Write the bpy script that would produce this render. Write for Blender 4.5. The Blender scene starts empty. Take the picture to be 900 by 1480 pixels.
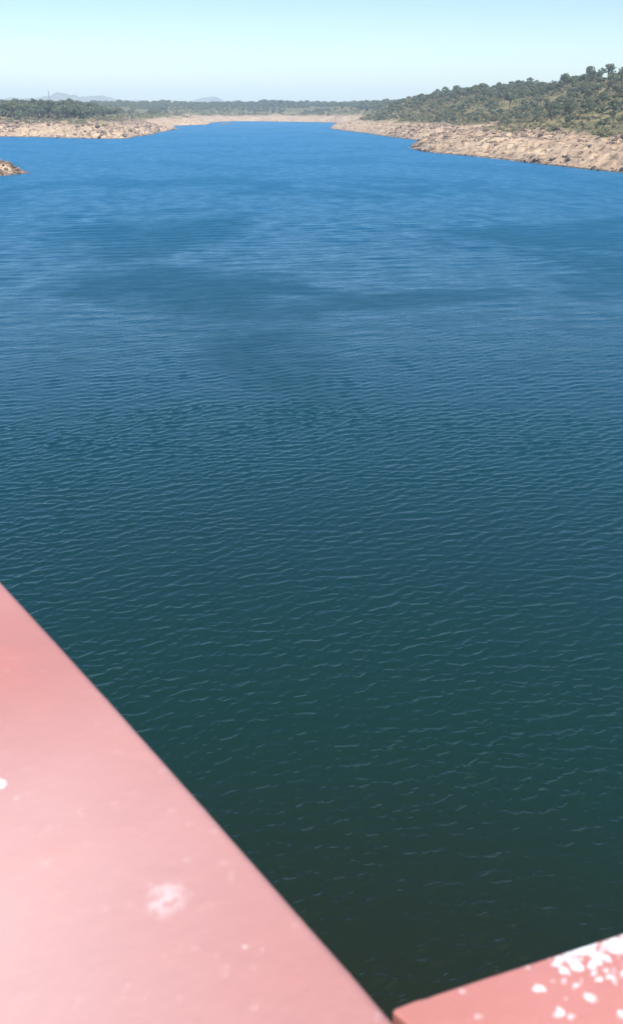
import bpy, math, random
import numpy as np
from mathutils import Vector

random.seed(7)
rng = np.random.default_rng(7)
R = math.radians
sc = bpy.context.scene

# ------------------------------------------------------------------ camera
PITCH = 25.95
EYE = 20.0                      # eye height above the water
cam_d = bpy.data.cameras.new('camera')
cam = bpy.data.objects.new('camera', cam_d)
sc.collection.objects.link(cam)
cam.location = (0, 0, EYE)
cam.rotation_euler = (R(90 - PITCH), 0, 0)
cam_d.sensor_fit = 'HORIZONTAL'
cam_d.sensor_width = 36
cam_d.lens = 48
cam_d.clip_start = 0.05
cam_d.clip_end = 60000
cam_d.dof.use_dof = True
cam_d.dof.focus_distance = 150
cam_d.dof.aperture_fstop = 15
sc.camera = cam

# ------------------------------------------------------------------ world and sun
SUN_EL, SUN_AZ = 46.0, 158.0    # azimuth clockwise from +Y (view direction)
w = bpy.data.worlds.new('World')
sc.world = w
w.use_nodes = True
nt = w.node_tree
for n in list(nt.nodes):
    nt.nodes.remove(n)
sky = nt.nodes.new('ShaderNodeTexSky')
sky.sky_type = 'NISHITA'
sky.sun_disc = False
sky.sun_elevation = R(SUN_EL)
sky.sun_rotation = R(SUN_AZ)
sky.altitude = 700
sky.air_density = 1.0
sky.dust_density = 1.2
sky.ozone_density = 1.6
hs = nt.nodes.new('ShaderNodeHueSaturation')
hs.inputs['Saturation'].default_value = 1.28
hs.inputs['Hue'].default_value = 0.512
bg = nt.nodes.new('ShaderNodeBackground')
bg.inputs['Strength'].default_value = 0.095
wo = nt.nodes.new('ShaderNodeOutputWorld')
nt.links.new(sky.outputs[0], hs.inputs['Color'])
nt.links.new(hs.outputs[0], bg.inputs['Color'])
nt.links.new(bg.outputs[0], wo.inputs['Surface'])

sd = bpy.data.lights.new('sun', 'SUN')
sd.energy = 4.6
sd.angle = R(0.53)
sd.color = (1.0, 0.95, 0.87)
sun = bpy.data.objects.new('sun', sd)
sc.collection.objects.link(sun)
to_sun = Vector((math.sin(R(SUN_AZ)) * math.cos(R(SUN_EL)), math.cos(R(SUN_AZ)) * math.cos(R(SUN_EL)), math.sin(R(SUN_EL))))
sun.rotation_euler = to_sun.to_track_quat('Z', 'Y').to_euler()
sun.location = (0, -50, 120)

sc.view_settings.view_transform = 'Standard'
sc.view_settings.look = 'None'
sc.view_settings.exposure = 0.8
sc.view_settings.gamma = 1.0
sc.view_settings.use_curve_mapping = False
sc.cycles.max_bounces = 6
sc.cycles.volume_bounces = 1
sc.cycles.caustics_reflective = False
sc.cycles.caustics_refractive = False

# ------------------------------------------------------------------ helpers
def link(o):
    sc.collection.objects.link(o)
    return o

def mesh_np(name, verts, quads=None, tris=None, smooth=False):
    me = bpy.data.meshes.new(name)
    verts = np.asarray(verts, dtype=np.float32).reshape(-1, 3)
    loops, starts = [], []
    n0 = 0
    if quads is not None and len(quads):
        q = np.asarray(quads, dtype=np.int32).reshape(-1, 4)
        loops.append(q.ravel()); starts.append(n0 + np.arange(len(q)) * 4); n0 += len(q) * 4
    if tris is not None and len(tris):
        t = np.asarray(tris, dtype=np.int32).reshape(-1, 3)
        loops.append(t.ravel()); starts.append(n0 + np.arange(len(t)) * 3)
    loops = np.concatenate(loops); starts = np.concatenate(starts)
    me.vertices.add(len(verts)); me.vertices.foreach_set('co', verts.ravel())
    me.loops.add(len(loops)); me.loops.foreach_set('vertex_index', loops)
    me.polygons.add(len(starts)); me.polygons.foreach_set('loop_start', starts.astype(np.int32))
    me.update(calc_edges=True)
    me.validate()
    if smooth:
        me.polygons.foreach_set('use_smooth', np.ones(len(me.polygons), dtype=bool))
    return me

def obj(name, me, mat=None, parent=None, loc=(0, 0, 0)):
    o = link(bpy.data.objects.new(name, me))
    if mat is not None and me is not None and not me.materials:
        me.materials.append(mat)
    o.location = loc
    if parent is not None:
        o.parent = parent
    return o

def tag(o, label=None, cat=None, group=None, kind=None):
    if label: o['label'] = label
    if cat: o['category'] = cat
    if group: o['group'] = group
    if kind: o['kind'] = kind
    return o

class NT:
    def __init__(s, name):
        s.m = bpy.data.materials.new(name); s.m.use_nodes = True
        s.t = s.m.node_tree
        for n in list(s.t.nodes): s.t.nodes.remove(n)
        s.out = s.n('ShaderNodeOutputMaterial')
    def n(s, typ, **kw):
        x = s.t.nodes.new(typ)
        for k, v in kw.items(): setattr(x, k, v)
        return x
    def l(s, a, b): s.t.links.new(a, b)
    def val(s, sock, v):
        if isinstance(v, bpy.types.NodeSocket): s.l(v, sock)
        else: sock.default_value = v
    def math(s, op, a, b=0.0, c=None, clamp=False):
        x = s.n('ShaderNodeMath', operation=op, use_clamp=clamp)
        s.val(x.inputs[0], a); s.val(x.inputs[1], b)
        if c is not None: s.val(x.inputs[2], c)
        return x.outputs[0]
    def vmath(s, op, a, b=(0, 0, 0), out=0):
        x = s.n('ShaderNodeVectorMath', operation=op)
        s.val(x.inputs[0], a); s.val(x.inputs[1], b)
        return x.outputs[out]
    def ramp(s, f, lo, hi, a=0.0, b=1.0):
        x = s.n('ShaderNodeMapRange', clamp=True, interpolation_type='SMOOTHSTEP')
        s.val(x.inputs['Value'], f)
        x.inputs['From Min'].default_value = lo; x.inputs['From Max'].default_value = hi
        x.inputs['To Min'].default_value = a; x.inputs['To Max'].default_value = b
        return x.outputs[0]
    def mix(s, f, a, b):
        x = s.n('ShaderNodeMix', data_type='RGBA')
        s.val(x.inputs[0], f)
        s.val(x.inputs[6], a if isinstance(a, bpy.types.NodeSocket) else tuple(a) + (1,) * (4 - len(a)))
        s.val(x.inputs[7], b if isinstance(b, bpy.types.NodeSocket) else tuple(b) + (1,) * (4 - len(b)))
        return x.outputs[2]
    def noise(s, vec, scale, detail=3, rough=0.5, dist=0.0, out=0, typ='FBM'):
        x = s.n('ShaderNodeTexNoise', noise_type=typ)
        if vec is not None: s.l(vec, x.inputs['Vector'])
        x.inputs['Scale'].default_value = scale; x.inputs['Detail'].default_value = detail
        x.inputs['Roughness'].default_value = rough; x.inputs['Distortion'].default_value = dist
        return x.outputs[out]
    def mapping(s, vec, rot=0.0, scale=(1, 1, 1), loc=(0, 0, 0)):
        x = s.n('ShaderNodeMapping'); s.l(vec, x.inputs['Vector'])
        x.inputs['Rotation'].default_value = (0, 0, R(rot)); x.inputs['Scale'].default_value = scale
        x.inputs['Location'].default_value = loc
        return x.outputs[0]
    def pos(s): return s.n('ShaderNodeNewGeometry').outputs['Position']
    def objco(s): return s.n('ShaderNodeTexCoord').outputs['Object']
    def bump(s, h, dist=1.0, strength=1.0):
        x = s.n('ShaderNodeBump'); x.inputs['Distance'].default_value = dist
        x.inputs['Strength'].default_value = strength; s.l(h, x.inputs['Height'])
        return x.outputs[0]
    def principled(s, color, rough=0.8, normal=None, spec=0.3, **kw):
        p = s.n('ShaderNodeBsdfPrincipled')
        s.val(p.inputs['Base Color'], color if isinstance(color, bpy.types.NodeSocket) else tuple(color) + (1,) * (4 - len(color)))
        s.val(p.inputs['Roughness'], rough)
        s.val(p.inputs['Specular IOR Level'], spec)
        if normal is not None: s.l(normal, p.inputs['Normal'])
        for k, v in kw.items(): s.val(p.inputs[k], v)
        s.l(p.outputs[0], s.out.inputs['Surface'])
        return p

def smooth(a, b, x):
    t = np.clip((x - a) / (b - a), 0, 1)
    return t * t * (3 - 2 * t)

def _hash(ix, iy, seed):
    n = (ix.astype(np.int64) * 374761393 + iy.astype(np.int64) * 668265263 + seed * 1442695041) & 0xffffffff
    n = ((n ^ (n >> 13)) * 1274126177) & 0xffffffff
    n = (n ^ (n >> 16)) & 0xffffffff
    return n / 4294967295.0

def vnoise(x, y, seed=0):
    ix = np.floor(x); iy = np.floor(y)
    fx = x - ix; fy = y - iy
    fx = fx * fx * (3 - 2 * fx); fy = fy * fy * (3 - 2 * fy)
    a = _hash(ix, iy, seed); b = _hash(ix + 1, iy, seed); c = _hash(ix, iy + 1, seed); d = _hash(ix + 1, iy + 1, seed)
    return (a + (b - a) * fx) * (1 - fy) + (c + (d - c) * fx) * fy

def fbm(x, y, oct=4, seed=0):
    s = 0; a = 0.5; t = 0
    for i in range(oct):
        s = s + a * vnoise(x, y, seed + i * 17); t += a
        x = x * 2.03 + 13.1; y = y * 2.03 + 7.7; a *= 0.5
    return s / t

# ------------------------------------------------------------------ the lie of the land
# map of the reservoir's edge: (bearing in degrees right of the view axis, metres from the bridge)
def shore_from_sight(px, py):
    dx = px - 450.0; dy = py - 740.0; p = R(PITCH)
    f = 1200 * math.cos(p) - dy * math.sin(p); dn = 1200 * math.sin(p) + dy * math.cos(p)
    k = EYE / dn
    return (dx * k, f * k)
S = shore_from_sight
SHORE = [(900, -400), (600, 20), (330, 170), (170, 262)] + \
    [S(*p) for p in [(900, 249), (860, 245.5), (800, 239), (740, 232), (690, 226.5), (640, 222), (610, 218.5), (593, 214.5),
                     (590, 212.5), (600, 208), (618, 204.5), (612, 202.5), (595, 201), (570, 198), (550, 195), (520, 191), (495, 188),
                     (480, 185.5), (476, 184), (484, 181.5), (500, 179.5), (515, 178), (500, 177.3), (482, 176.8), (462, 176.2), (440, 175.8),
                     (400, 175.2), (365, 174.8), (340, 174.8), (318, 175.5), (300, 177.2), (306, 178.6), (298, 179.6), (280, 180.4),
                     (262, 181.0), (250, 181.6), (240, 182.5), (252, 183.6), (256, 185.3), (248, 187.5), (232, 190.5), (215, 194.5),
                     (200, 197), (180, 199.5), (160, 200.3), (120, 199.7), (80, 198.3), (40, 197.4), (0, 196.8)]] + \
    [(-330, 745), (-520, 700), (-560, 520), (-420, 380), (-260, 335), (-160, 322)] + \
    [S(*p) for p in [(-60, 226), (0, 238), (24, 245.5), (35, 248.6), (37, 249.6), (30, 250.8), (15, 252.3), (0, 253.8), (-40, 256)]] + \
    [(-180, 270), (-330, 262), (-520, 160), (-700, -50), (-900, -400)]
SHORE = np.array(SHORE, dtype=float)

def shore_distance(x, y):
    """positive on land, negative on the water"""
    x = np.asarray(x, float); y = np.asarray(y, float)
    best = np.full(x.shape, 1e12); inside = np.zeros(x.shape, bool)
    n = len(SHORE)
    for i in range(n):
        ax, ay = SHORE[i]; bx, by = SHORE[(i + 1) % n]
        ex, ey = bx - ax, by - ay
        t = np.clip(((x - ax) * ex + (y - ay) * ey) / (ex * ex + ey * ey), 0, 1)
        best = np.minimum(best, (x - ax - t * ex) ** 2 + (y - ay - t * ey) ** 2)
        if ay != by:
            c = ((ay > y) != (by > y)) & (x < ex * (y - ay) / ey + ax)
            inside ^= c
    d = np.sqrt(best)
    return np.where(inside, -d, d)

def land(x, y, fine=True):
    x = np.asarray(x, float); y = np.asarray(y, float)
    D = np.hypot(x, y); az = np.degrees(np.arctan2(x, y))
    d = shore_distance(x, y)
    d = d + smooth(250, 420, D) * (vnoise(x / 9, y / 9, 3) - 0.5) * 4 * smooth(0, 15, np.abs(d) + 5) + smooth(330, 420, D) * (vnoise(x / 34, y / 34, 5) - 0.5) * 5
    dp = np.maximum(d, 0)
    right = smooth(-1.0, 4.0, az) * (1 - smooth(1000, 1300, D))
    left = (1 - smooth(-6, -3, az)) * (1 - smooth(900, 1300, D))
    far = smooth(1350, 2300, D)
    spit = (1 - smooth(330, 420, D)) * (1 - smooth(-12, -8, az))
    h = 9.5 * (1 - np.exp(-dp / 24)) + 0.012 * dp * (1 - smooth(200, 600, dp))
    h = h + right * (17.5 * smooth(34, 150, dp) + 6.0 * smooth(0.0, 1.0, (az - 10) / 9) * smooth(90, 170, dp))
    h = h + left * 5.0 * smooth(35, 100, dp)
    h = h + smooth(-2.0, 5.5, az) * smooth(620, 980, D) * (1 - smooth(1400, 2000, D)) * 14 * smooth(25, 110, dp) * (1 - smooth(10, 15, az))
    h = h + right * 4.0 * smooth(14, 18, az) * smooth(80, 150, dp)
    h = h + (fbm(x / 70, y / 110, 3, 27) - 0.5) * 9 * smooth(8, 60, dp) * smooth(950, 1200, D) * (1 - smooth(2300, 2800, D))
    rise = np.interp(az, [-4, 0, 2, 4, 6, 8, 10, 12, 14, 16, 17.5, 19, 22], [9, 9.5, 11, 13, 16, 20, 25, 29, 36, 46, 52, 60, 66]) / 1447.0   # slope of the crest line
    ceil = EYE - 5.0 + rise * D + (fbm(x / 45, y / 45, 2, 23) - 0.5) * 5
    h = np.where((D < 1500) & (az > -4), -np.logaddexp(-h / 1.5, -ceil / 1.5) * 1.5, h)
    h = h + far * (15 + 4 * (fbm(x / 420, y / 420, 3, 9) - 0.5)) * smooth(40, 300, dp)
    h = h + (fbm(x / 120, y / 120, 3, 21) - 0.5) * 7 * smooth(25, 120, dp) * (1 - 0.6 * left)
    # gullies, ledges and rock ribs on the bare bank
    if fine:
        u = (x * 0.8 + y * 0.6); v = (-x * 0.6 + y * 0.8)
        rib = 1 - np.abs(2 * fbm(u / 11, v / 4.5, 3, 31) - 1) * 1.6
        patch = smooth(0.45, 0.62, fbm(x / 38, y / 38, 2, 41))
        amp = smooth(0.3, 6, dp) * (1 - 0.6 * smooth(50, 90, dp))
        h = h + amp * (np.clip(rib, 0, 1) - 0.4) * (0.6 + 2.4 * patch + 0.8 * spit)
        h = h + amp * (fbm(x / 3.2, y / 3.2, 2, 51) - 0.5) * 0.9
        h = h + 0.55 * np.sin(h * 3.0 + 2 * vnoise(x / 20, y / 20, 77)) * amp * (1 - patch)   # old water lines
    h = np.where(d > 0, np.maximum(h, 0.03 + np.minimum(dp * 0.04, 0.3)), np.maximum(-4.0, d * 0.25 - 0.05))
    # low sand bar off the far shore
    bx, by = S(326, 178.0)
    bar = 1 - np.hypot((x - bx) / 14, (y - by) / 45)
    h = np.where((bar > 0) & (h < 0.5), np.maximum(h, 0.6 * bar), h)
    return h

def veg_mask(x, y, z):
    n = fbm(x / 30, y / 30, 3, 61) - 0.5
    n2 = fbm(x / 6, y / 6, 2, 63) - 0.5
    return smooth(7.6, 10.2, z + n * 5.0 + n2 * 2.2)

def polar_grid(az, rr, hf):
    A, RR = np.meshgrid(np.radians(az), rr)
    X = np.sin(A) * RR; Y = np.cos(A) * RR
    Z = hf(X, Y)
    nr, na = X.shape
    idx = np.arange(nr * na).reshape(nr, na)
    q = np.stack([idx[:-1, :-1], idx[1:, :-1], idx[1:, 1:], idx[:-1, 1:]], -1).reshape(-1, 4)
    return np.stack([X, Y, Z], -1).reshape(-1, 3), q[:, ::-1]

# ground: one sheet, finely gridded where rocks and ledges matter, out to the horizon
az = np.concatenate([np.linspace(-75, -24, 60, endpoint=False), np.linspace(-24, 24, 620), np.linspace(24, 75, 61)[1:]])
rr = np.concatenate([np.geomspace(225, 1300, 430, endpoint=False), np.geomspace(1300, 9500, 150)])
gv, gq = polar_grid(az, rr, land)

g = NT('ground_soil')
P = g.pos()
at = g.n('ShaderNodeAttribute', attribute_name='vegetation')
vegf = at.outputs['Fac']
n1 = g.noise(P, 0.35, 5, 0.65)
n2 = g.noise(P, 0.045, 4, 0.6)
n3 = g.noise(P, 1.7, 3, 0.7)
sand = g.mix(g.ramp(n2, 0.35, 0.65), (0.47, 0.355, 0.235), (0.37, 0.26, 0.17))
sand = g.mix(g.ramp(n1, 0.50, 0.64), sand, (0.15, 0.105, 0.075))
sand = g.mix(g.ramp(n3, 0.55, 0.75), sand, (0.52, 0.42, 0.33))
sepz = g.n('ShaderNodeSeparateXYZ'); g.l(P, sepz.inputs[0])
zz = sepz.outputs[2]
wet = g.ramp(g.math('ADD', zz, g.math('MULTIPLY', n1, -0.5)), -0.1, 0.35, 1.0, 0.0)
sand = g.mix(wet, sand, (0.10, 0.075, 0.06))
grass = g.mix(g.ramp(n1, 0.38, 0.62), (0.13, 0.12, 0.055), (0.24, 0.19, 0.10))
grass = g.mix(g.ramp(n2, 0.45, 0.6), grass, (0.085, 0.095, 0.045))
grass = g.mix(g.ramp(n3, 0.60, 0.7), grass, (0.36, 0.28, 0.19))
gb = g.bump(g.math('ADD', g.math('MULTIPLY', n1, 0.7), g.math('MULTIPLY', n3, 0.25)), 1.0, 0.9)
g.principled(g.mix(vegf, sand, grass), 0.92, gb, 0.15)
gme = mesh_np('ground', gv, gq, smooth=True)
a = gme.attributes.new('vegetation', 'FLOAT', 'POINT')
a.data.foreach_set('value', veg_mask(gv[:, 0], gv[:, 1], gv[:, 2]).astype(np.float32))
tag(obj('ground', gme, g.m), kind='structure')

# bed of the reservoir and land under / behind the bridge, so that the sheet is closed
bed = mesh_np('lake_bed', [(-9500, -3000, -4.2), (9500, -3000, -4.2), (9500, 9500, -4.2), (-9500, 9500, -4.2)], [(0, 1, 2, 3)])
tag(obj('lake_bed', bed, g.m), kind='structure')

# ------------------------------------------------------------------ far mountains
def mount_h(X, Y):
    az = np.degrees(np.arctan2(X, Y)); D = np.hypot(X, Y)
    prof = np.zeros_like(az)
    for c, wd, hh in [(-17.4, 2.2, 88), (-15.15, 2.2, 114), (-13.2, 2.2, 102), (-11.0, 2.3, 78), (-19.5, 2.4, 92), (-6.3, 1.7, 98), (-4.6, 2.0, 66), (-8.6, 1.2, 30), (20, 6, 60)]:
        prof = np.maximum(prof, hh * np.exp(-((az - c) / wd) ** 2))
    r = np.exp(-((D - 7600) / 600) ** 2)
    return (1.12 * prof * r + 6 * r) * (0.78 + 0.44 * fbm(az * 1.9, D / 500, 5, 81)) - 8
mv, mq = polar_grid(np.linspace(-40, 40, 500), np.linspace(6500, 8800, 40), mount_h)
m = NT('mountain_scrub')
m.principled(m.mix(m.ramp(m.noise(m.pos(), 0.01, 5), 0.4, 0.6), (0.07, 0.08, 0.05), (0.16, 0.14, 0.10)), 0.95, None, 0.1)
tag(obj('mountains', mesh_np('mountains', mv, mq, smooth=True), m.m), kind='structure')

# ------------------------------------------------------------------ water
WH = bpy.data.node_groups.new('wave_height', 'ShaderNodeTree')
WH.interface.new_socket('Vector', in_out='INPUT', socket_type='NodeSocketVector')
WH.interface.new_socket('Height', in_out='OUTPUT', socket_type='NodeSocketFloat')
class G(NT):
    def __init__(s, t): s.t = t
gg = G(WH)
gi = gg.n('NodeGroupInput'); go = gg.n('NodeGroupOutput')
V = gi.outputs[0]
def wave_layer(rot, lam, stretch, amp, sharp, seed, detail=1.0):
    """short-crested waves: noise drawn out along the crest, folded into sharp ridges"""
    mp = gg.mapping(V, rot, (1.0 / (lam * stretch), 1.0 / lam, 1.0), (seed * 3.7, seed * 1.3, 0))
    nz = gg.noise(mp, 1.0, detail, 0.5, 0.25)
    if sharp:
        r = gg.math('ABSOLUTE', gg.math('SUBTRACT', nz, 0.5))
        r = gg.math('SUBTRACT', 0.30, gg.math('POWER', gg.math('ADD', r, 0.006), 0.75))
        return gg.math('MULTIPLY', r, amp)
    return gg.math('MULTIPLY', nz, amp)
layers = [wave_layer(-10, 2.2, 1.1, 0.14, False, 5.0, 2.0),
          wave_layer(-24, 1.0, 2.2, 0.16, False, 1.0, 1.0),
          wave_layer(-10, 0.42, 2.6, 0.07, True, 3.0, 1.5),
          wave_layer(-18, 0.16, 2.0, 0.020, False, 4.0, 2.0)]
s = layers[0]
for q in layers[1:]: s = gg.math('ADD', s, q)
gg.l(s, go.inputs[0])

wt = NT('reservoir_water')
P = wt.pos()
EPS = 0.03
def hgt(off):
    x = wt.n('ShaderNodeGroup'); x.node_tree = WH
    wt.l(wt.vmath('ADD', P, off), x.inputs[0]); return x.outputs[0]
h0, hx, hy = hgt((0, 0, 0)), hgt((EPS, 0, 0)), hgt((0, EPS, 0))
# wind patches: some water is ruffled less than the rest
gust = wt.noise(wt.mapping(P, -20, (0.022, 0.013, 1)), 1.0, 4, 0.55, 0.8)
dist = wt.vmath('LENGTH', P, out=1)
cells = wt.noise(wt.mapping(P, -16, (0.22, 0.16, 1)), 1.0, 5, 0.75)
mods = wt.math('MULTIPLY', wt.ramp(cells, 0.3, 0.7, 0.55, 1.35), wt.ramp(gust, 0.30, 0.66, 0.62, 1.05))
# near the bridge the waves are modelled; farther out the ripples of the surface carry them
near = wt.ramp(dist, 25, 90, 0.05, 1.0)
fade = wt.math('DIVIDE', 1.5, wt.math('ADD', 1.0, wt.math('POWER', wt.math('DIVIDE', dist, 42.0), 1.15)))
amp = wt.math('MULTIPLY', mods, wt.math('MULTIPLY', near, fade))
k = wt.math('MULTIPLY', amp, -1.0 / EPS)
sx = wt.math('MULTIPLY', wt.math('SUBTRACT', hx, h0), k)
sy = wt.math('MULTIPLY', wt.math('SUBTRACT', hy, h0), k)
squall = wt.math('MULTIPLY', wt.ramp(wt.noise(wt.mapping(P, -25, (0.024, 0.016, 1), (4.3, 1.2, 0)), 1.0, 4, 0.6, 0.7), 0.47, 0.62), wt.math('MULTIPLY', wt.ramp(dist, 40, 75), wt.ramp(dist, 160, 330, 1.0, 0.25)))
cb = wt.n('ShaderNodeCombineXYZ'); wt.l(sx, cb.inputs[0]); wt.l(sy, cb.inputs[1]); cb.inputs[2].default_value = 1.0
gN = wt.vmath('SUBTRACT', wt.n('ShaderNodeNewGeometry').outputs['Normal'], (0, 0, 1))
nrm = wt.vmath('NORMALIZE', wt.vmath('ADD', cb.outputs[0], gN))
rough = wt.math('MULTIPLY', wt.math('MULTIPLY', 0.38, wt.math('SUBTRACT', 1.38, wt.math('EXPONENT', wt.math('DIVIDE', dist, -190.0)))), wt.math('ADD', wt.ramp(cells, 0.3, 0.7, 0.75, 1.2), wt.math('MULTIPLY', squall, 0.75)))
sky_blue_fac = wt.math('SUBTRACT', 1.0, wt.math('EXPONENT', wt.math('DIVIDE', wt.math('MAXIMUM', wt.math('SUBTRACT', dist, 14.0), 0.0), -190.0)))
near_body = wt.mix(wt.ramp(dist, 10, 26), (0.012, 0.016, 0.009), (0.006, 0.021, 0.010))  # browner towards the bridge
body = wt.mix(sky_blue_fac, near_body, (0.001, 0.112, 0.235))  # blue of the reflected sky painted into the colour, growing with distance
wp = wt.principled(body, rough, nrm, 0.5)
wp.inputs['IOR'].default_value = 1.333
# the body colour, painted sky blue included, does not follow the ripples' slopes
for l_ in list(wp.inputs['Base Color'].links): wt.t.links.remove(l_)
wp.inputs['Base Color'].default_value = (0, 0, 0, 1)
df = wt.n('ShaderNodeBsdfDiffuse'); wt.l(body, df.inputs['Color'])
flat = wt.vmath('NORMALIZE', wt.vmath('ADD', wt.vmath('SCALE', nrm, (0, 0, 0)), (0, 0, 0.75)))
flat.node.inputs[0].links[0].from_node.inputs[0].links[0].from_node.inputs[3].default_value = 0.25
wt.l(flat, df.inputs['Normal'])
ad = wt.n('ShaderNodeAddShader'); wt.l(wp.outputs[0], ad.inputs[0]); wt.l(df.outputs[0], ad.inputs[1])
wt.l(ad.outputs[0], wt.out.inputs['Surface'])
az_w = np.concatenate([np.linspace(-80, -31.5, 30, endpoint=False), np.linspace(-31.5, 31.5, 1250), np.linspace(31.5, 80, 31)[1:]])
rr_w = np.concatenate([np.geomspace(6, 11, 25, endpoint=False), np.geomspace(11, 60, 850, endpoint=False),
                       np.geomspace(60, 300, 520, endpoint=False), np.geomspace(300, 620, 150, endpoint=False), np.geomspace(620, 9400, 50)])
A_, R_ = np.meshgrid(np.radians(az_w), rr_w)
A_ = A_.astype(np.float32); R_ = R_.astype(np.float32)
X0 = np.sin(A_) * R_; Y0 = np.cos(A_) * R_
cell = np.maximum(np.radians(0.0505) * R_, np.gradient(rr_w)[:, None].astype(np.float32))
cell = np.where(np.abs(A_) > R(31.6), 5.0, cell)
Zw = np.zeros_like(X0); DX = np.zeros_like(X0); DY = np.zeros_like(X0)
wr = np.random.default_rng(42)
NW = 140
for i in range(NW + 36):
    big = i >= NW
    lam = 1.0 * (4.5 / 1.0) ** ((i - NW + wr.random()) / 36) if big else 0.08 * (1.05 / 0.08) ** ((i + wr.random()) / NW)
    th = R(90 + (22 if i % 3 else 2) + wr.normal() * (26 if lam < .5 else 18))
    kk = 2 * math.pi / lam
    slope = 0.190 * math.sqrt(2.0 / NW) * (1.2 if 0.18 < lam < 0.6 else 0.8)
    if big:
        th = R(97 + wr.normal() * 17); slope = 0.055 * math.sqrt(2.0 / 36)
    am = slope / kk
    wgt = np.clip((lam / cell - 2.2) / 2.5, 0, 1)
    if big: wgt = wgt * smooth(35, 170, R_) * (1 - 0.5 * smooth(400, 1200, R_))
    rows = np.nonzero(wgt.max(1) > 0)[0]
    if not len(rows): continue
    r1 = rows[-1] + 1
    wgt = wgt * (1 + 0.6 * smooth(22, 70, R_))
    kx, ky = kk * math.cos(th), kk * math.sin(th)
    ph = kx * X0[:r1] + ky * Y0[:r1] + wr.random() * 6.283
    sn = np.sin(ph) * (am * wgt[:r1]); cs_ = np.cos(ph) * (am * wgt[:r1])
    Zw[:r1] += cs_
    DX[:r1] -= math.cos(th) * sn; DY[:r1] -= math.sin(th) * sn
grp = (0.60 + 0.85 * fbm(X0 / 5.0 + 3, Y0 / 3.0, 2, 201)) * (0.75 + 0.5 * fbm(X0 / 30, Y0 / 22, 2, 205))
CH = 0.72
Zw *= grp; DX *= grp * CH; DY *= grp * CH
nr_w, na_w = X0.shape
idw = np.arange(nr_w * na_w).reshape(nr_w, na_w)
qw = np.stack([idw[:-1, :-1], idw[:-1, 1:], idw[1:, 1:], idw[1:, :-1]], -1).reshape(-1, 4)
vw = np.stack([X0 + DX, Y0 + DY, Zw], -1).reshape(-1, 3)
# the water behind and beside the photographer
nb = len(vw)
vw = np.concatenate([vw, np.array([(x, y, -0.25) for x, y in [(-9300, -2900), (9300, -2900), (9300, 9300), (-9300, 9300)]])])
qw = np.concatenate([qw, np.array([[nb, nb + 1, nb + 2, nb + 3]])])
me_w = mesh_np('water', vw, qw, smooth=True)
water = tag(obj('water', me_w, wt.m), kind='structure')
# ------------------------------------------------------------------ haze
hz = NT('haze_air')
pv = hz.n('ShaderNodeVolumePrincipled')
pv.inputs['Color'].default_value = (0.72, 0.89, 1.0, 1)
pv.inputs['Density'].default_value = 0.00017
pv.inputs['Anisotropy'].default_value = 0.0
hz.l(pv.outputs[0], hz.out.inputs['Volume'])
hx0, hx1, hy0, hy1, hz0, hz1 = -9700, 9700, -3200, 9700, -5.5, 185
hv = [(x, y, z) for z in (hz0, hz1) for x, y in ((hx0, hy0), (hx1, hy0), (hx1, hy1), (hx0, hy1))]
haze = obj('haze', mesh_np('haze', hv, [(3, 2, 1, 0), (4, 5, 6, 7), (0, 1, 5, 4), (1, 2, 6, 5), (2, 3, 7, 6), (3, 0, 4, 7)]), hz.m)
tag(haze, kind='stuff')

# ------------------------------------------------------------------ vegetation
def foliage_mat(name, c1, c2, c3, sc_=0.12):
    f = NT(name); P = f.pos()
    n = f.noise(P, sc_, 3, 0.6); n2 = f.noise(P, 1.1, 2, 0.6)
    c = f.mix(f.ramp(n, 0.38, 0.62), c1, c2)
    c = f.mix(f.ramp(n2, 0.5, 0.75), c, c3)
    n3 = f.noise(P, 0.045, 2, 0.5); c = f.mix(f.ramp(n3, .48, .66, 0, .55), c, (0.125, 0.12, 0.06))
    f.principled(c, 0.75, None, 0.25)
    return f.m
M_oak = foliage_mat('oak_leaves', (0.050, 0.074, 0.044), (0.088, 0.108, 0.062), (0.20, 0.215, 0.15))
M_shrub = foliage_mat('shrub_leaves', (0.11, 0.115, 0.055), (0.17, 0.155, 0.085), (0.23, 0.21, 0.13), 0.08)
bk = NT('bark'); bk.principled(bk.mix(bk.noise(bk.objco(), 6, 4), (0.07, 0.055, 0.045), (0.16, 0.13, 0.11)), 0.9); M_bark = bk.m

def leaves(centres, radii, n_each, size, rs, flat=1.0):
    """leaf sprays (small quads) spread through the outer volume of several lobes"""
    vs = []
    for c, r in zip(centres, radii):
        n = max(8, int(n_each * (r[0] * r[2])))
        d = rs.normal(size=(n, 3)); d /= np.linalg.norm(d, axis=1)[:, None]
        keep = d[:, 2] > -0.55
        d = d[keep]; n = len(d)
        rad = 0.72 + 0.38 * rs.random(n) ** 0.8
        p = c + d * rad[:, None] * np.asarray(r)
        nrm = d + rs.normal(size=(n, 3)) * 0.55; nrm /= np.linalg.norm(nrm, axis=1)[:, None]
        t = np.cross(nrm, rs.normal(size=(n, 3))); t /= np.linalg.norm(t, axis=1)[:, None]
        b = np.cross(nrm, t)
        sz = size * (0.6 + 0.8 * rs.random(n))[:, None]
        vs.append(np.stack([p - t * sz, p - b * sz * 0.6, p + t * sz, p + b * sz * 0.7], 1))
    v = np.concatenate(vs)
    q = np.arange(len(v) * 4).reshape(-1, 4)
    return v.reshape(-1, 3), q

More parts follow.
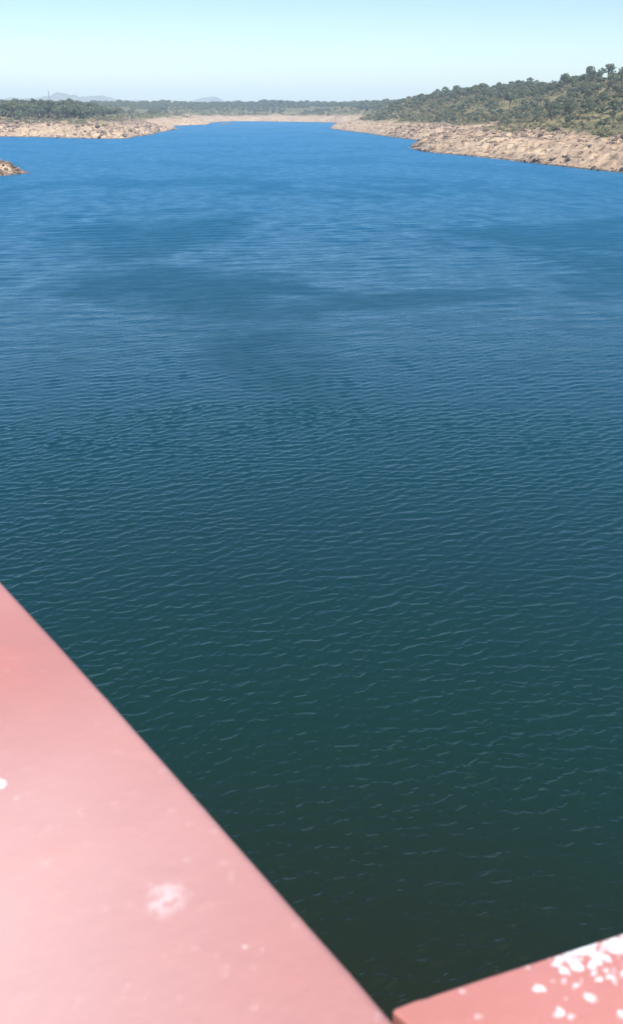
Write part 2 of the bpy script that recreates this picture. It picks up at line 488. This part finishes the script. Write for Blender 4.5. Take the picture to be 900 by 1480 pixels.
def tube(path, radii, seg=6):
    v, q = [], []
    path = [Vector(p) for p in path]
    for i, (p, r) in enumerate(zip(path, radii)):
        d = (path[min(i + 1, len(path) - 1)] - path[max(i - 1, 0)]).normalized()
        a = d.orthogonal().normalized(); b = d.cross(a)
        for j in range(seg):
            t = 2 * math.pi * j / seg
            v.append(tuple(p + (a * math.cos(t) + b * math.sin(t)) * r))
    for i in range(len(path) - 1):
        for j in range(seg):
            q.append((i * seg + j, i * seg + (j + 1) % seg, (i + 1) * seg + (j + 1) % seg, (i + 1) * seg + j))
    return v, q

def oak_proto(i, dense=1.0, tall=False):
    rs = np.random.default_rng(100 + i)
    H = 6.6 + rs.random() * 1.8
    W = 3.0 + rs.random() * 1.0
    if tall: H *= 1.15; W *= 0.85
    cen, rad = [], []
    k = rs.integers(9, 14)
    for j in range(k):
        a = j * 2.4 + rs.random() * 0.8; rr_ = W * (0.25 + 0.5 * rs.random()) if j else 0
        z = H * (0.40 + 0.38 * rs.random())
        if j == 0: z = H * 0.74
        r = W * (0.30 + 0.20 * rs.random())
        z += (1 - rr_ / W) * H * 0.10
        cen.append(np.array([math.cos(a) * rr_, math.sin(a) * rr_, z])); rad.append((r, r, r * 0.78))
    # a few ragged sprays round the outline
    for j in range(7):
        a = rs.random() * 6.28; r = 0.45 + 0.3 * rs.random()
        cen.append(np.array([math.cos(a) * W * 0.85, math.sin(a) * W * 0.85, H * (0.42 + 0.4 * rs.random())])); rad.append((r, r, r * .8))
    lv, lq = leaves(cen, rad, 95 * dense, 0.30 / math.sqrt(dense), rs)
    lv[:, 2] = np.maximum(lv[:, 2], 0.6)
    tv, tq = tube([(0, 0, -0.8), (0.1, 0.05, H * .22), (-0.05, 0.1, H * .45), (0.05, 0, H * .7)], [.34, .26, .2, .08])
    tv = list(tv); tq = list(tq)
    for c in cen[1:6]:
        b0 = len(tv)
        v2, q2 = tube([(0, 0, H * .28), tuple(c * np.array([.5, .5, .75])), tuple(c)], [.16, .11, .05], 5)
        tv += v2; tq += [tuple(x + b0 for x in f) for f in q2]
    return mesh_np('crown', lv, lq), mesh_np('trunk', tv, tq, smooth=True), lv, lq
OAKS = [oak_proto(i, 1.0, i % 3 == 0) for i in range(9)]
OAKS_LO = [oak_proto(i + 40, 0.28) for i in range(6)]

def shrub_proto(i, dense=1.0):
    rs = np.random.default_rng(300 + i)
    cen, rad = [], []
    for j in range(rs.integers(3, 7)):
        a = rs.random() * 6.28; q = rs.random() * 0.8
        r = 0.45 + rs.random() * 0.4
        cen.append(np.array([math.cos(a) * q, math.sin(a) * q, 0.35 + rs.random() * 0.5])); rad.append((r, r, r))
    lv, lq = leaves(cen, rad, 190 * dense, 0.15 / math.sqrt(dense), rs)
    lv[:, 2] = np.maximum(lv[:, 2], -0.1)
    sv, sq = tube([(0, 0, -0.4), (0.05, 0, 0.3), (0.1, 0.1, 0.8)], [.09, .07, .03], 5)
    return mesh_np('foliage', lv, lq), mesh_np('stem', sv, sq), lv, lq
SHRUBS = [shrub_proto(i) for i in range(7)]
SHRUBS_LO = [shrub_proto(i + 30, 0.2) for i in range(4)]
for p_ in OAKS + OAKS_LO: p_[0].materials.append(M_oak); p_[1].materials.append(M_bark)
for p_ in SHRUBS + SHRUBS_LO: p_[0].materials.append(M_shrub); p_[1].materials.append(M_bark)

def seen(x, y, top):
    """is the top of a plant at x, y in line of sight from the bridge over the terrain"""
    z = land(x, y, False) + top
    ok = np.ones(x.shape, bool)
    for t in np.linspace(0.45, 0.985, 36):
        ok &= land(x * t, y * t, False) < EYE + (z - EYE) * t + 0.3
    return ok

def scatter(n, azr, dr, spacing, cond, seed):
    rs = np.random.default_rng(seed)
    a_ = np.radians(rs.uniform(*azr, n)); D = np.sqrt(rs.uniform(dr[0] ** 2, dr[1] ** 2, n))
    x = np.sin(a_) * D; y = np.cos(a_) * D
    z = land(x, y, False)
    k = cond(x, y, z)
    x, y, z = x[k], y[k], z[k]
    cells = {}; keep = []
    for i in range(len(x)):
        cx, cy = int(x[i] // spacing), int(y[i] // spacing)
        bad = False
        for ox in (-1, 0, 1):
            for oy in (-1, 0, 1):
                for j in cells.get((cx + ox, cy + oy), ()):
                    if (x[i] - x[j]) ** 2 + (y[i] - y[j]) ** 2 < spacing * spacing: bad = True
        if not bad:
            cells.setdefault((cx, cy), []).append(i); keep.append(i)
    return x[keep], y[keep], land(x[keep], y[keep])

def clearing(x, y): return fbm(x / 26, y / 26, 2, 91)
def tree_right(x, y, z):
    d = shore_distance(x, y)
    return (d > 62 - 24 * smooth(600, 720, np.hypot(x, y)) + 18 * (vnoise(x / 25, y / 25, 8) - .5)) & (z > 9) & (clearing(x, y) < 0.50)
def tree_left(x, y, z):
    d = shore_distance(x, y)
    return (d > 62) & (z > 10) & (clearing(x, y) < 0.72)
tr = scatter(13000, (3.0, 20.5), (380, 1050), 6.7, tree_right, 1)
tl = scatter(5000, (-20, -9.0), (720, 1050), 6.6, tree_left, 2)
def cull(t, h):
    k = seen(t[0], t[1], h); return [q[k] for q in t]
tr = cull(tr, 7.0); tl = cull(tl, 7.0)
print('trees right', len(tr[0]), 'left', len(tl[0]))

def plant(name, proto, parts, loc, scale, rz, label, cat, group):
    root = link(bpy.data.objects.new(name, None))
    root.location = loc; root.scale = scale; root.rotation_euler = (0, 0, rz); root.empty_display_size = 0.5
    tag(root, label, cat, group)
    for me, pn in zip(proto[:2], parts):
        c = obj(pn, me, None, root)
    return root

far_v, far_q, far_n = [], [], 0
def merge(store, lv, lq, loc, s, rz):
    c, sn = math.cos(rz), math.sin(rz)
    v = lv * np.asarray(s)
    v = np.stack([v[:, 0] * c - v[:, 1] * sn, v[:, 0] * sn + v[:, 1] * c, v[:, 2]], -1) + np.asarray(loc)
    store[0].append(v); store[1].append(lq + store[2]); store[2] += len(v)

wood = [[], [], 0]
allt = [(tr[0][i], tr[1][i], tr[2][i], 'r') for i in range(len(tr[0]))] + [(tl[0][i], tl[1][i], tl[2][i], 'l') for i in range(len(tl[0]))]
sizes = {}
items = []
for (x, y, z, side) in allt:
    if side == 'r':
        d = float(shore_distance(np.array([x]), np.array([y]))[0])
        s_ = (0.50 + 0.50 * min(1, max(0, (d - 60) / 60))) * random.choice([.62, .75, .9, 1.0, 1.25])
    else:
        d = 100; s_ = random.uniform(0.95, 1.6)
    items.append((s_ / math.hypot(x, y), x, y, z, s_, side, d))
items.sort(key=lambda t: -t[0])
R_items = [i for i in items if i[5] == 'r']; L_items = [i for i in items if i[5] == 'l']
ind = R_items[:222] + L_items[:72]
rest = R_items[222:] + L_items[72:]
for q, x, y, z, s_, side, d in ind:
    if side == 'r':
        azd = math.degrees(math.atan2(x, y))
        part = 'at its low left end' if azd < 9 else 'in its middle part' if azd < 14.5 else 'towards the picture edge'
        size = 'large broad' if s_ > 0.98 else 'medium rounded' if s_ > 0.72 else 'small bushy'
        if d < 85:
            lab, grp = size + ' oak at the scrubby foot of the right hill, ' + part, 'oaks along the foot of the right hill, ' + part
        elif d < 125:
            lab, grp = size + ' grey-green oak halfway up the right hill, ' + part, 'oaks halfway up the right hill, ' + part
        else:
            lab, grp = size + ' dark oak near the crest of the right hill, ' + part, 'oaks near the crest of the right hill, ' + part
    else:
        azd = math.degrees(math.atan2(x, y))
        part = 'near the left picture edge' if azd < -16.3 else 'around the radio mast' if azd < -14.3 else 'right of the radio mast'
        size = 'tall broad' if s_ > 1.3 else 'lower rounded'
        lab, grp = size + ' oak in the tree belt above the left shore, ' + part, 'oaks of the left tree belt, ' + part
    plant('oak_tree', random.choice(OAKS), ('crown', 'trunk'), (x, y, z - 0.1), (s_, s_, s_ * random.uniform(.85, 1.1)), random.uniform(0, 6.28), lab, 'tree', grp)
for q, x, y, z, s_, side, d in rest:
    p_ = random.choice(OAKS_LO if math.hypot(x, y) > 500 else OAKS)
    merge(wood, p_[2], p_[3], (x, y, z), (s_, s_, s_), random.uniform(0, 6.28))

# the lone tall tree that breaks the skyline
ax_, ay_ = math.tan(R(12.1)), 1
def lone(azd, D, s, pi, label):
    x, y = math.sin(R(azd)) * D, math.cos(R(azd)) * D
    z = float(land(np.array([x]), np.array([y]))[0])
    plant('oak_tree', OAKS[pi], ('crown', 'trunk'), (x, y, z - 0.2), (s * .8, s * .8, s), 1.0, label, 'tree', None)
lone(12.1, 700, 1.9, 3, 'lone upright dark tree standing clear of the skyline on the right hill')
lone(18.2, 455, 1.35, 6, 'largest dome-crowned tree on the crest of the right hill, at the picture edge')

# far woods: plateau, far shore, behind the left belt
def tree_far(x, y, z):
    d = shore_distance(x, y); D = np.hypot(x, y)
    dens = fbm(x / 90, y / 90, 3, 95)
    return (d > 70) & (z > 10.5) & (dens < 0.40 + 0.25 * smooth(60, 400, d) + 0.2 * smooth(1700, 2200, D))
for (azr, dr, n, sp) in [((-20.5, 8), (1050, 1900), 14000, 9), ((-21, 20), (1900, 3300), 16000, 15), ((3, 21), (950, 1700), 6000, 9), ((-21, -9), (1050, 1900), 5000, 9)]:
    t = scatter(n, azr, dr, sp, tree_far, 5)
    t = cull(t, 7.0)
    print('far trees', len(t[0]))
    for x, y, z in zip(*t):
        s_ = random.uniform(0.7, 1.15)
        if y > 1900: s_ *= 1.2
        p_ = random.choice(OAKS_LO)
        merge(wood, p_[2], p_[3], (x, y, z), (s_ * (1.5 if y > 1900 else 1), s_ * (1.5 if y > 1900 else 1), s_), random.uniform(0, 6.28))
wo_ = obj('distant_woodland', mesh_np('distant_woodland', np.concatenate(wood[0]), np.concatenate(wood[1])), M_oak)
tag(wo_, 'mass of grey-green oaks covering the far banks and plateau behind the nearer trees', 'woodland', kind='stuff')

# scrub between the bare bank and the trees
def scrub(x, y, z):
    d = shore_distance(x, y); v = veg_mask(x, y, z)
    return (v > 0.35) & (fbm(x / 24, y / 24, 2, 97) < 0.60) & (d > 12) & (d < 105 + 60 * smooth(500, 700, np.hypot(x, y)))
s1 = scatter(26000, (2, 19.8), (310, 1050), 2.7, scrub, 11)
s2 = scatter(5000, (-19.5, -8), (690, 1000), 3.6, scrub, 12)
s3 = scatter(5000, (-12, 8), (950, 1900), 7, scrub, 13)
s1 = cull(s1, 1.2); s2 = cull(s2, 1.2); s3 = cull(s3, 1.2)
print('shrubs', len(s1[0]), len(s2[0]), len(s3[0]))
sh = []
for t, side in ((s1, 'r'), (s2, 'l'), (s3, 'f')):
    for x, y, z in zip(*t):
        s_ = random.choice([0.6, 0.8, 0.9, 1.0, 1.3, 1.7]) * random.uniform(.8, 1.15)
        if side == 'l': s_ *= 1.15
        sh.append((s_ / math.hypot(x, y), x, y, z, s_, side))
sh.sort(key=lambda t: -t[0])
store = [[], [], 0]
nr = nl = 0
for q, x, y, z, s_, side in sh:
    rot = random.uniform(0, 6.28)
    if side == 'r' and nr < 230:
        nr += 1
        plant('shrub', random.choice(SHRUBS), ('foliage', 'stem'), (x, y, z - .05), (s_, s_, s_ * .9), rot, ('large olive' if s_ > 1.15 else 'low olive') + ' shrub on dry ground above the right bank, ' + ('behind the rocky point' if math.atan2(x, y) < R(10) else 'above the middle of the bank' if math.atan2(x, y) < R(15) else 'near the picture edge'), 'shrub', 'shrubs above the right bank')
    elif side == 'l' and nl < 60:
        nl += 1
        plant('shrub', random.choice(SHRUBS), ('foliage', 'stem'), (x, y, z - .05), (s_, s_, s_ * .9), rot, 'olive shrub on the slope between the left shore and its tree belt', 'shrub', 'shrubs above the left shore')
    else:
        p_ = random.choice(SHRUBS_LO if side != 'r' else SHRUBS_LO + SHRUBS[:1])
        if side == 'f': s_ *= 1.8
        merge(store, p_[2], p_[3], (x, y, z), (s_ * 1.15, s_ * 1.15, s_), rot)
tag(obj('scrub', mesh_np('scrub', np.concatenate(store[0]), np.concatenate(store[1])), M_shrub),
    'dry olive scrub filling the ground between trees and bare banks', 'scrub', kind='stuff')

# ------------------------------------------------------------------ boulders
def rock_mesh(i):
    import bmesh
    rs = np.random.default_rng(500 + i)
    bm = bmesh.new(); bmesh.ops.create_icosphere(bm, subdivisions=3, radius=1.0)
    planes = [(v / np.linalg.norm(v), 0.55 + 0.35 * rs.random()) for v in rs.normal(size=(9, 3))]
    for v in bm.verts:
        p = np.array(v.co)
        for nrm, c in planes:
            e = p @ nrm - c
            if e > 0: p = p - nrm * e * 0.95
        p = p * (1 + 0.05 * (rs.random() - 0.5))
        v.co = p * np.array([1.25, 0.95, 0.75])
    me = bpy.data.meshes.new('boulder'); bm.to_mesh(me); bm.free()
    return me
rk = NT('granite')
oi = rk.n('ShaderNodeObjectInfo').outputs['Random']
P = rk.pos()
c = rk.mix(oi, (0.085, 0.058, 0.042), (0.25, 0.18, 0.13))
c = rk.mix(rk.ramp(rk.noise(P, 1.5, 4, .6), .45, .65), c, (0.12, 0.085, 0.07))
c = rk.mix(rk.ramp(rk.noise(P, 0.5, 3, .6), .55, .7), c, (0.42, 0.34, 0.27))
rk.principled(c, 0.9, rk.bump(rk.noise(P, 3.0, 4, .6), 0.3), 0.2)
ROCKS = [rock_mesh(i) for i in range(8)]
for r_ in ROCKS: r_.materials.append(rk.m)
def rv(me):
    v = np.empty(len(me.vertices) * 3, np.float32); me.vertices.foreach_get('co', v)
    f = np.array([list(p.vertices) for p in me.polygons]); return v.reshape(-1, 3), f
RV = [rv(r_) for r_ in ROCKS]

def rocky(x, y, z):
    d = shore_distance(x, y)
    pt = fbm(x / 22, y / 22, 2, 44)
    return (d > 0.3) & (d < 60) & ((pt > 0.52) | (d < 2.5) | (_hash(np.floor(x), np.floor(y), 5) > 0.97)) & (z < 10.5)
def rocky_spit(x, y, z):
    d = shore_distance(x, y); return (d > -0.3) & (d < 40)
k1 = scatter(24000, (3, 19.5), (290, 760), 1.6, rocky, 21)
k2 = scatter(12000, (-19.5, -8), (640, 1000), 3.0, rocky, 22)
k3 = scatter(7000, (-19.9, -16.0), (270, 340), 1.0, rocky_spit, 23)
k1 = cull(k1, .5); k2 = cull(k2, .5); k3 = cull(k3, .5)
print('rocks', len(k1[0]), len(k2[0]), len(k3[0]))
rest_v, rest_f, nn = [], [], 0
LAB = {'r': ('weathered brown boulder on the right shore', 'boulders on the right shore'),
       'l': ('angular brown boulder on the left shore', 'boulders on the left shore'),
       's': ('jagged grey-brown rock on the stony point at the left edge', 'rocks of the small left point')}
for t, side, cap in ((k1, 'r', 130), (k2, 'l', 90), (k3, 's', 78)):
    lst = []
    for x, y, z in zip(*t):
        s_ = random.choice([0.3, 0.4, 0.5, 0.6, 0.75, 0.95, 1.35]) * (1.5 if side == 'l' else 0.85 if side == 's' else 1.0)
        lst.append((s_ / math.hypot(x, y), x, y, z, s_))
    lst.sort(key=lambda t: -t[0])
    for i, (q, x, y, z, s_) in enumerate(lst):
        e = (random.uniform(-.35, .35), random.uniform(-.35, .35), random.uniform(0, 6.28))
        sc3 = (s_ * random.uniform(.8, 1.5), s_ * random.uniform(.7, 1.1), s_ * random.uniform(.6, 1.1))
        ri = random.randrange(8)
        if i < cap:
            o = link(bpy.data.objects.new('boulder', ROCKS[ri]))
            o.location = (x, y, z + 0.12 * s_); o.rotation_euler = e; o.scale = sc3
            big_ = 'large' if s_ > 0.85 * (1.5 if side == 'l' else 1) else 'small'
            dz = float(shore_distance(np.array([x]), np.array([y]))[0])
            where = 'at the waterline' if dz < 5 else 'partway up the bank' if dz < 28 else 'high up near the scrub'
            if side == 's': where = 'right at the water' if dz < 3 else 'on its raised middle'
            tag(o, big_ + ' ' + LAB[side][0] + ', ' + where, 'boulder', LAB[side][1] + ', ' + where)
        else:
            v, f = RV[ri]; c_, s__ = math.cos(e[2]), math.sin(e[2]); v = v * np.array(sc3)
            v = np.stack([v[:, 0] * c_ - v[:, 1] * s__, v[:, 0] * s__ + v[:, 1] * c_, v[:, 2]], -1) + np.array((x, y, z + .1 * s_))
            rest_v.append(v); rest_f.append(f + nn); nn += len(v)
tag(obj('stones', mesh_np('stones', np.concatenate(rest_v), None, np.concatenate(rest_f)), rk.m),
    'scattered smaller stones strewn over the bare banks', 'stones', kind='stuff')

# ------------------------------------------------------------------ mast on the skyline at the left
st = NT('galvanised_steel'); st.principled((0.22, 0.23, 0.25), 0.5, None, 0.5, Metallic=0.6)
mx, my = math.sin(R(-15.78)) * 930, math.cos(R(-15.78)) * 930
mz = float(land(np.array([mx]), np.array([my]))[0])
mast = link(bpy.data.objects.new('radio_mast', None)); mast.location = (mx, my, mz)
tag(mast, 'thin tall radio mast rising above the left tree belt against the mountain', 'mast')
lv, lq = [], []
MH = 35.0 - mz
def addt(p, r, seg=6):
    b = len(lv); v, q = tube(p, r, seg); lv.extend(v); lq.extend([tuple(i + b for i in f) for f in q])
w_ = 0.32
cs = [(w_, 0), (-w_ / 2, w_ * .87), (-w_ / 2, -w_ * .87)]
for c_ in cs: addt([(c_[0], c_[1], 0), (c_[0], c_[1], MH)], [.10, .10])
nb = int(MH / 1.0)
for i in range(nb):
    for j in range(3):
        a_, b_ = cs[j], cs[(j + 1) % 3]
        addt([(a_[0], a_[1], i * MH / nb), (b_[0], b_[1], (i + 1) * MH / nb)], [.03, .03], 4)
obj('lattice', mesh_np('lattice', lv, lq), st.m, mast)
v, q = tube([(0, 0, MH - .2), (0, 0, MH + 2.2)], [.07, .03]); obj('antenna', mesh_np('antenna', v, q), st.m, mast)

# ------------------------------------------------------------------ bridge steelwork under the photographer
TOP = 0.50   # height of the eye above the flange
def paint(name, base, fresh, marks, lime):
    p = NT(name); O = p.objco()
    a_ = p.noise(O, 9, 5, .6); b_ = p.noise(O, 60, 4, .6); c_ = p.noise(O, 3.0, 3, .5)
    col = p.mix(p.ramp(c_, .35, .68), base, fresh)
    col = p.mix(p.math('MULTIPLY', p.ramp(a_, .45, .75), .45), col, (0.50, 0.20, 0.16))
    col = p.mix(p.math('MULTIPLY', p.ramp(b_, .6, .8), .25), col, (0.72, 0.50, 0.46))
    # weathered white marks and broad paler areas: (x, y, radius, strength, softness)
    warp = p.vmath('SCALE', p.vmath('SUBTRACT', p.noise(O, 55, 4, .7, out=1), (.5, .5, .5)), (0, 0, 0)); 
    warp.node.inputs[3].default_value = 0.018
    OW = p.vmath('ADD', O, warp)
    for (mx_, my_, r_, st_, so_) in marks:
        dl = p.vmath('LENGTH', p.vmath('MULTIPLY', p.vmath('SUBTRACT', OW, (mx_, my_, 0)), (1, 1, 0)), out=1)
        f_ = p.math('MULTIPLY', p.ramp(dl, r_ * so_, r_, 1, 0), st_)
        if 0 < so_ < .3: f_ = p.math('MULTIPLY', f_, p.ramp(p.noise(O, 120, 3, .7), .35, .6))
        col = p.mix(f_, col, (0.86, 0.84, 0.82))
    if lime:
        (lx, ly, lr) = lime
        vo = p.n('ShaderNodeTexVoronoi', feature='F1'); OV = p.vmath('ADD', O, warp); p.l(OV, vo.inputs['Vector']); vo.inputs['Scale'].default_value = 130
        vo2 = p.n('ShaderNodeTexVoronoi', feature='F1'); p.l(OV, vo2.inputs['Vector']); vo2.inputs['Scale'].default_value = 60
        dl = p.vmath('LENGTH', p.vmath('MULTIPLY', p.vmath('SUBTRACT', O, (lx, ly, 0)), (1, 1.9, 0)), out=1)
        den = p.math('ADD', p.ramp(dl, 0, lr, .78, 0), p.math('MULTIPLY', p.math('SUBTRACT', p.noise(O, 38, 3, .6), .5), 1.3))
        m1 = p.ramp(p.math('SUBTRACT', p.math('MULTIPLY', den, .95), vo.outputs['Distance']), 0.0, 0.30)
        m2 = p.ramp(p.math('SUBTRACT', p.math('MULTIPLY', den, .75), vo2.outputs['Distance']), 0.0, 0.25)
        col = p.mix(p.math('MULTIPLY', p.math('MAXIMUM', m1, m2), p.ramp(p.noise(O, 150, 4, .7), .36, .52, .35, 1.0)), col, (0.88, 0.87, 0.86))
    p.principled(col, 0.62, p.bump(p.math('ADD', a_, p.math('MULTIPLY', b_, .2)), 0.004, .5), 0.5)
    return p.m

def at_h(px, py, h):
    x, y = S(px, py); return (x * h / EYE, y * h / EYE)

def plate(name, outline, z0, z1, mat, parent, bevel=0.005, seg=4):
    import bmesh
    bm = bmesh.new()
    vs = [bm.verts.new((x, y, z0)) for x, y in outline]
    f = bm.faces.new(vs)
    if f.normal.z > 0: f.normal_flip()
    r = bmesh.ops.extrude_face_region(bm, geom=[f])
    for e in r['geom']:
        if isinstance(e, bmesh.types.BMVert): e.co.z = z1
    bmesh.ops.recalc_face_normals(bm, faces=bm.faces)
    bmesh.ops.bevel(bm, geom=[e for e in bm.edges], offset=bevel, segments=seg, profile=.5, affect='EDGES', clamp_overlap=True)
    me = bpy.data.meshes.new(name); bm.to_mesh(me); bm.free()
    me.polygons.foreach_set('use_smooth', np.ones(len(me.polygons), dtype=bool))
    o = obj(name, me, mat, parent)
    try: me.set_sharp_from_angle(angle=R(40))
    except Exception: pass
    return o

zt = EYE - TOP
E1 = [at_h(px, py, TOP) for px, py in [(0, 844), (75, 926), (150, 1009), (220, 1088), (290, 1167), (360, 1247), (430, 1327), (500, 1406), (563, 1481)]]
E1 = [(x + .0036, y + .0029) for x, y in E1]
base = Vector((E1[4][0], E1[4][1], 0))
d0 = Vector((E1[-1][0] - E1[0][0], E1[-1][1] - E1[0][1])).normalized()
nr_ = Vector((d0.y, -d0.x))     # towards the photographer / left
if nr_.x > 0: nr_ = -nr_
start = (E1[0][0] - d0.x * 2.4, E1[0][1] - d0.y * 2.4)
end = (E1[-1][0] + d0.x * 1.2, E1[-1][1] + d0.y * 1.2)
edge = [start] + E1 + [end]
BW = 0.34
b1 = link(bpy.data.objects.new('bridge_beam', None)); b1.location = (base.x, base.y, zt - 0.32)
tag(b1, 'wide pale red painted steel bridge beam running diagonally across the lower left corner', 'beam')
loc = lambda pts: [(x - base.x, y - base.y) for x, y in pts]
inner = [(x + nr_.x * BW, y + nr_.y * BW) for x, y in reversed(edge)]
def bm_mark(px, py, r, s, so):
    x, y = at_h(px, py, TOP); return (x - base.x, y - base.y, r, s, so)
MP1 = paint('faded_red_paint', (0.42, 0.19, 0.17), (0.47, 0.235, 0.215),
            [bm_mark(-260, 1500, .40, .22, .0), bm_mark(240, 1300, .020, .32, .15), bm_mark(3, 1134, .006, .75, .5), bm_mark(27, 1154, .003, .2, .3),  # first entry: broad soft paling towards the lower left
             bm_mark(356, 1371, .0025, .28, .3), bm_mark(378, 1376, .002, .10, .3), bm_mark(366, 1453, .004, .06, .4),
             bm_mark(270, 1243, .003, .08, .4), bm_mark(545, 1470, .004, .12, .4)], None)
plate('top_flange', loc(edge + inner), 0.285, 0.32, MP1, b1, 0.009, 6)
def strip(off0, off1, z0, z1, name, parent, mat):
    a_ = [(start[0] + nr_.x * off0, start[1] + nr_.y * off0), (end[0] + nr_.x * off0, end[1] + nr_.y * off0),
          (end[0] + nr_.x * off1, end[1] + nr_.y * off1), (start[0] + nr_.x * off1, start[1] + nr_.y * off1)]
    return plate(name, loc(a_), z0, z1, mat, parent, 0.002, 2)
strip(0.05, 0.065, 0.022, 0.283, 'web', b1, MP1)
strip(0.24, 0.255, 0.022, 0.283, 'web', b1, MP1)
strip(0.02, 0.30, 0.0, 0.02, 'bottom_flange', b1, MP1)
# weld bead along the inner side of the flange
vv, qq = tube([(start[0] + nr_.x * .200 - base.x, start[1] + nr_.y * .200 - base.y, .3195), (end[0] + nr_.x * .200 - base.x, end[1] + nr_.y * .200 - base.y, .3195)], [.006, .006], 10)
obj('weld_bead', mesh_np('weld_bead', vv, qq, smooth=True), MP1, b1)

T2 = TOP + 0.012
A = at_h(566, 1462, T2); B = at_h(900, 1349, T2)
d2 = Vector((B[0] - A[0], B[1] - A[1])).normalized()
n2_ = Vector((d2.y, -d2.x))
if n2_.y > 0: n2_ = -n2_
# gap edge of the second beam runs beside the first one
def q2(s, t): return (A[0] + d2.x * s + n2_.x * t, A[1] + d2.y * s + n2_.y * t)
Cc = at_h(612, 1500, T2)
g2 = Vector((Cc[0] - A[0], Cc[1] - A[1])).normalized()
Ce = (A[0] + g2.x * 0.24, A[1] + g2.y * 0.24)
mids = [at_h(px, py, T2) for px, py in [(571, 1457.5), (600, 1446), (618, 1442), (626, 1438.5), (700, 1414), (800, 1382)]]
out2 = [A] + mids + [B, q2(2.4, 0), q2(2.4, .20), Ce]
b2 = link(bpy.data.objects.new('bridge_beam', None)); b2.location = (A[0], A[1], EYE - T2 - 0.32)
tag(b2, 'coral red steel beam in the lower right corner, splashed with white bird lime', 'beam')
loc2 = lambda pts: [(x - A[0], y - A[1]) for x, y in pts]
def m2_(px, py, r, s, so):
    x, y = at_h(px, py, T2); return (x - A[0], y - A[1], r, s, so)
lx, ly = at_h(880, 1378, T2)
MP2 = paint('coral_red_paint', (0.48, 0.19, 0.155), (0.53, 0.225, 0.195),
            [m2_(808, 1463, .004, .9, .3), m2_(826, 1469, .003, .6, .3), m2_(853, 1442, .004, .9, .3), m2_(668, 1431, .003, .35, .3),
             m2_(691, 1472, .003, .3, .3), m2_(758, 1398, .003, .35, .4), m2_(780, 1428, .004, .8, .5), m2_(895, 1469, .004, .8, .5)],
            (lx - A[0], ly - A[1], .10))
plate('top_flange', loc2(out2), 0.30, 0.32, MP2, b2, 0.004)
def strip2(s0, o0, o1, z0, z1, name):
    return plate(name, loc2([q2(s0, o0), q2(2.35, o0), q2(2.35, o1), q2(s0, o1)]), z0, z1, MP2, b2, .002, 2)
strip2(.14, .05, .062, .022, .298, 'web')
strip2(.14, .03, .15, 0.0, .02, 'bottom_flange')
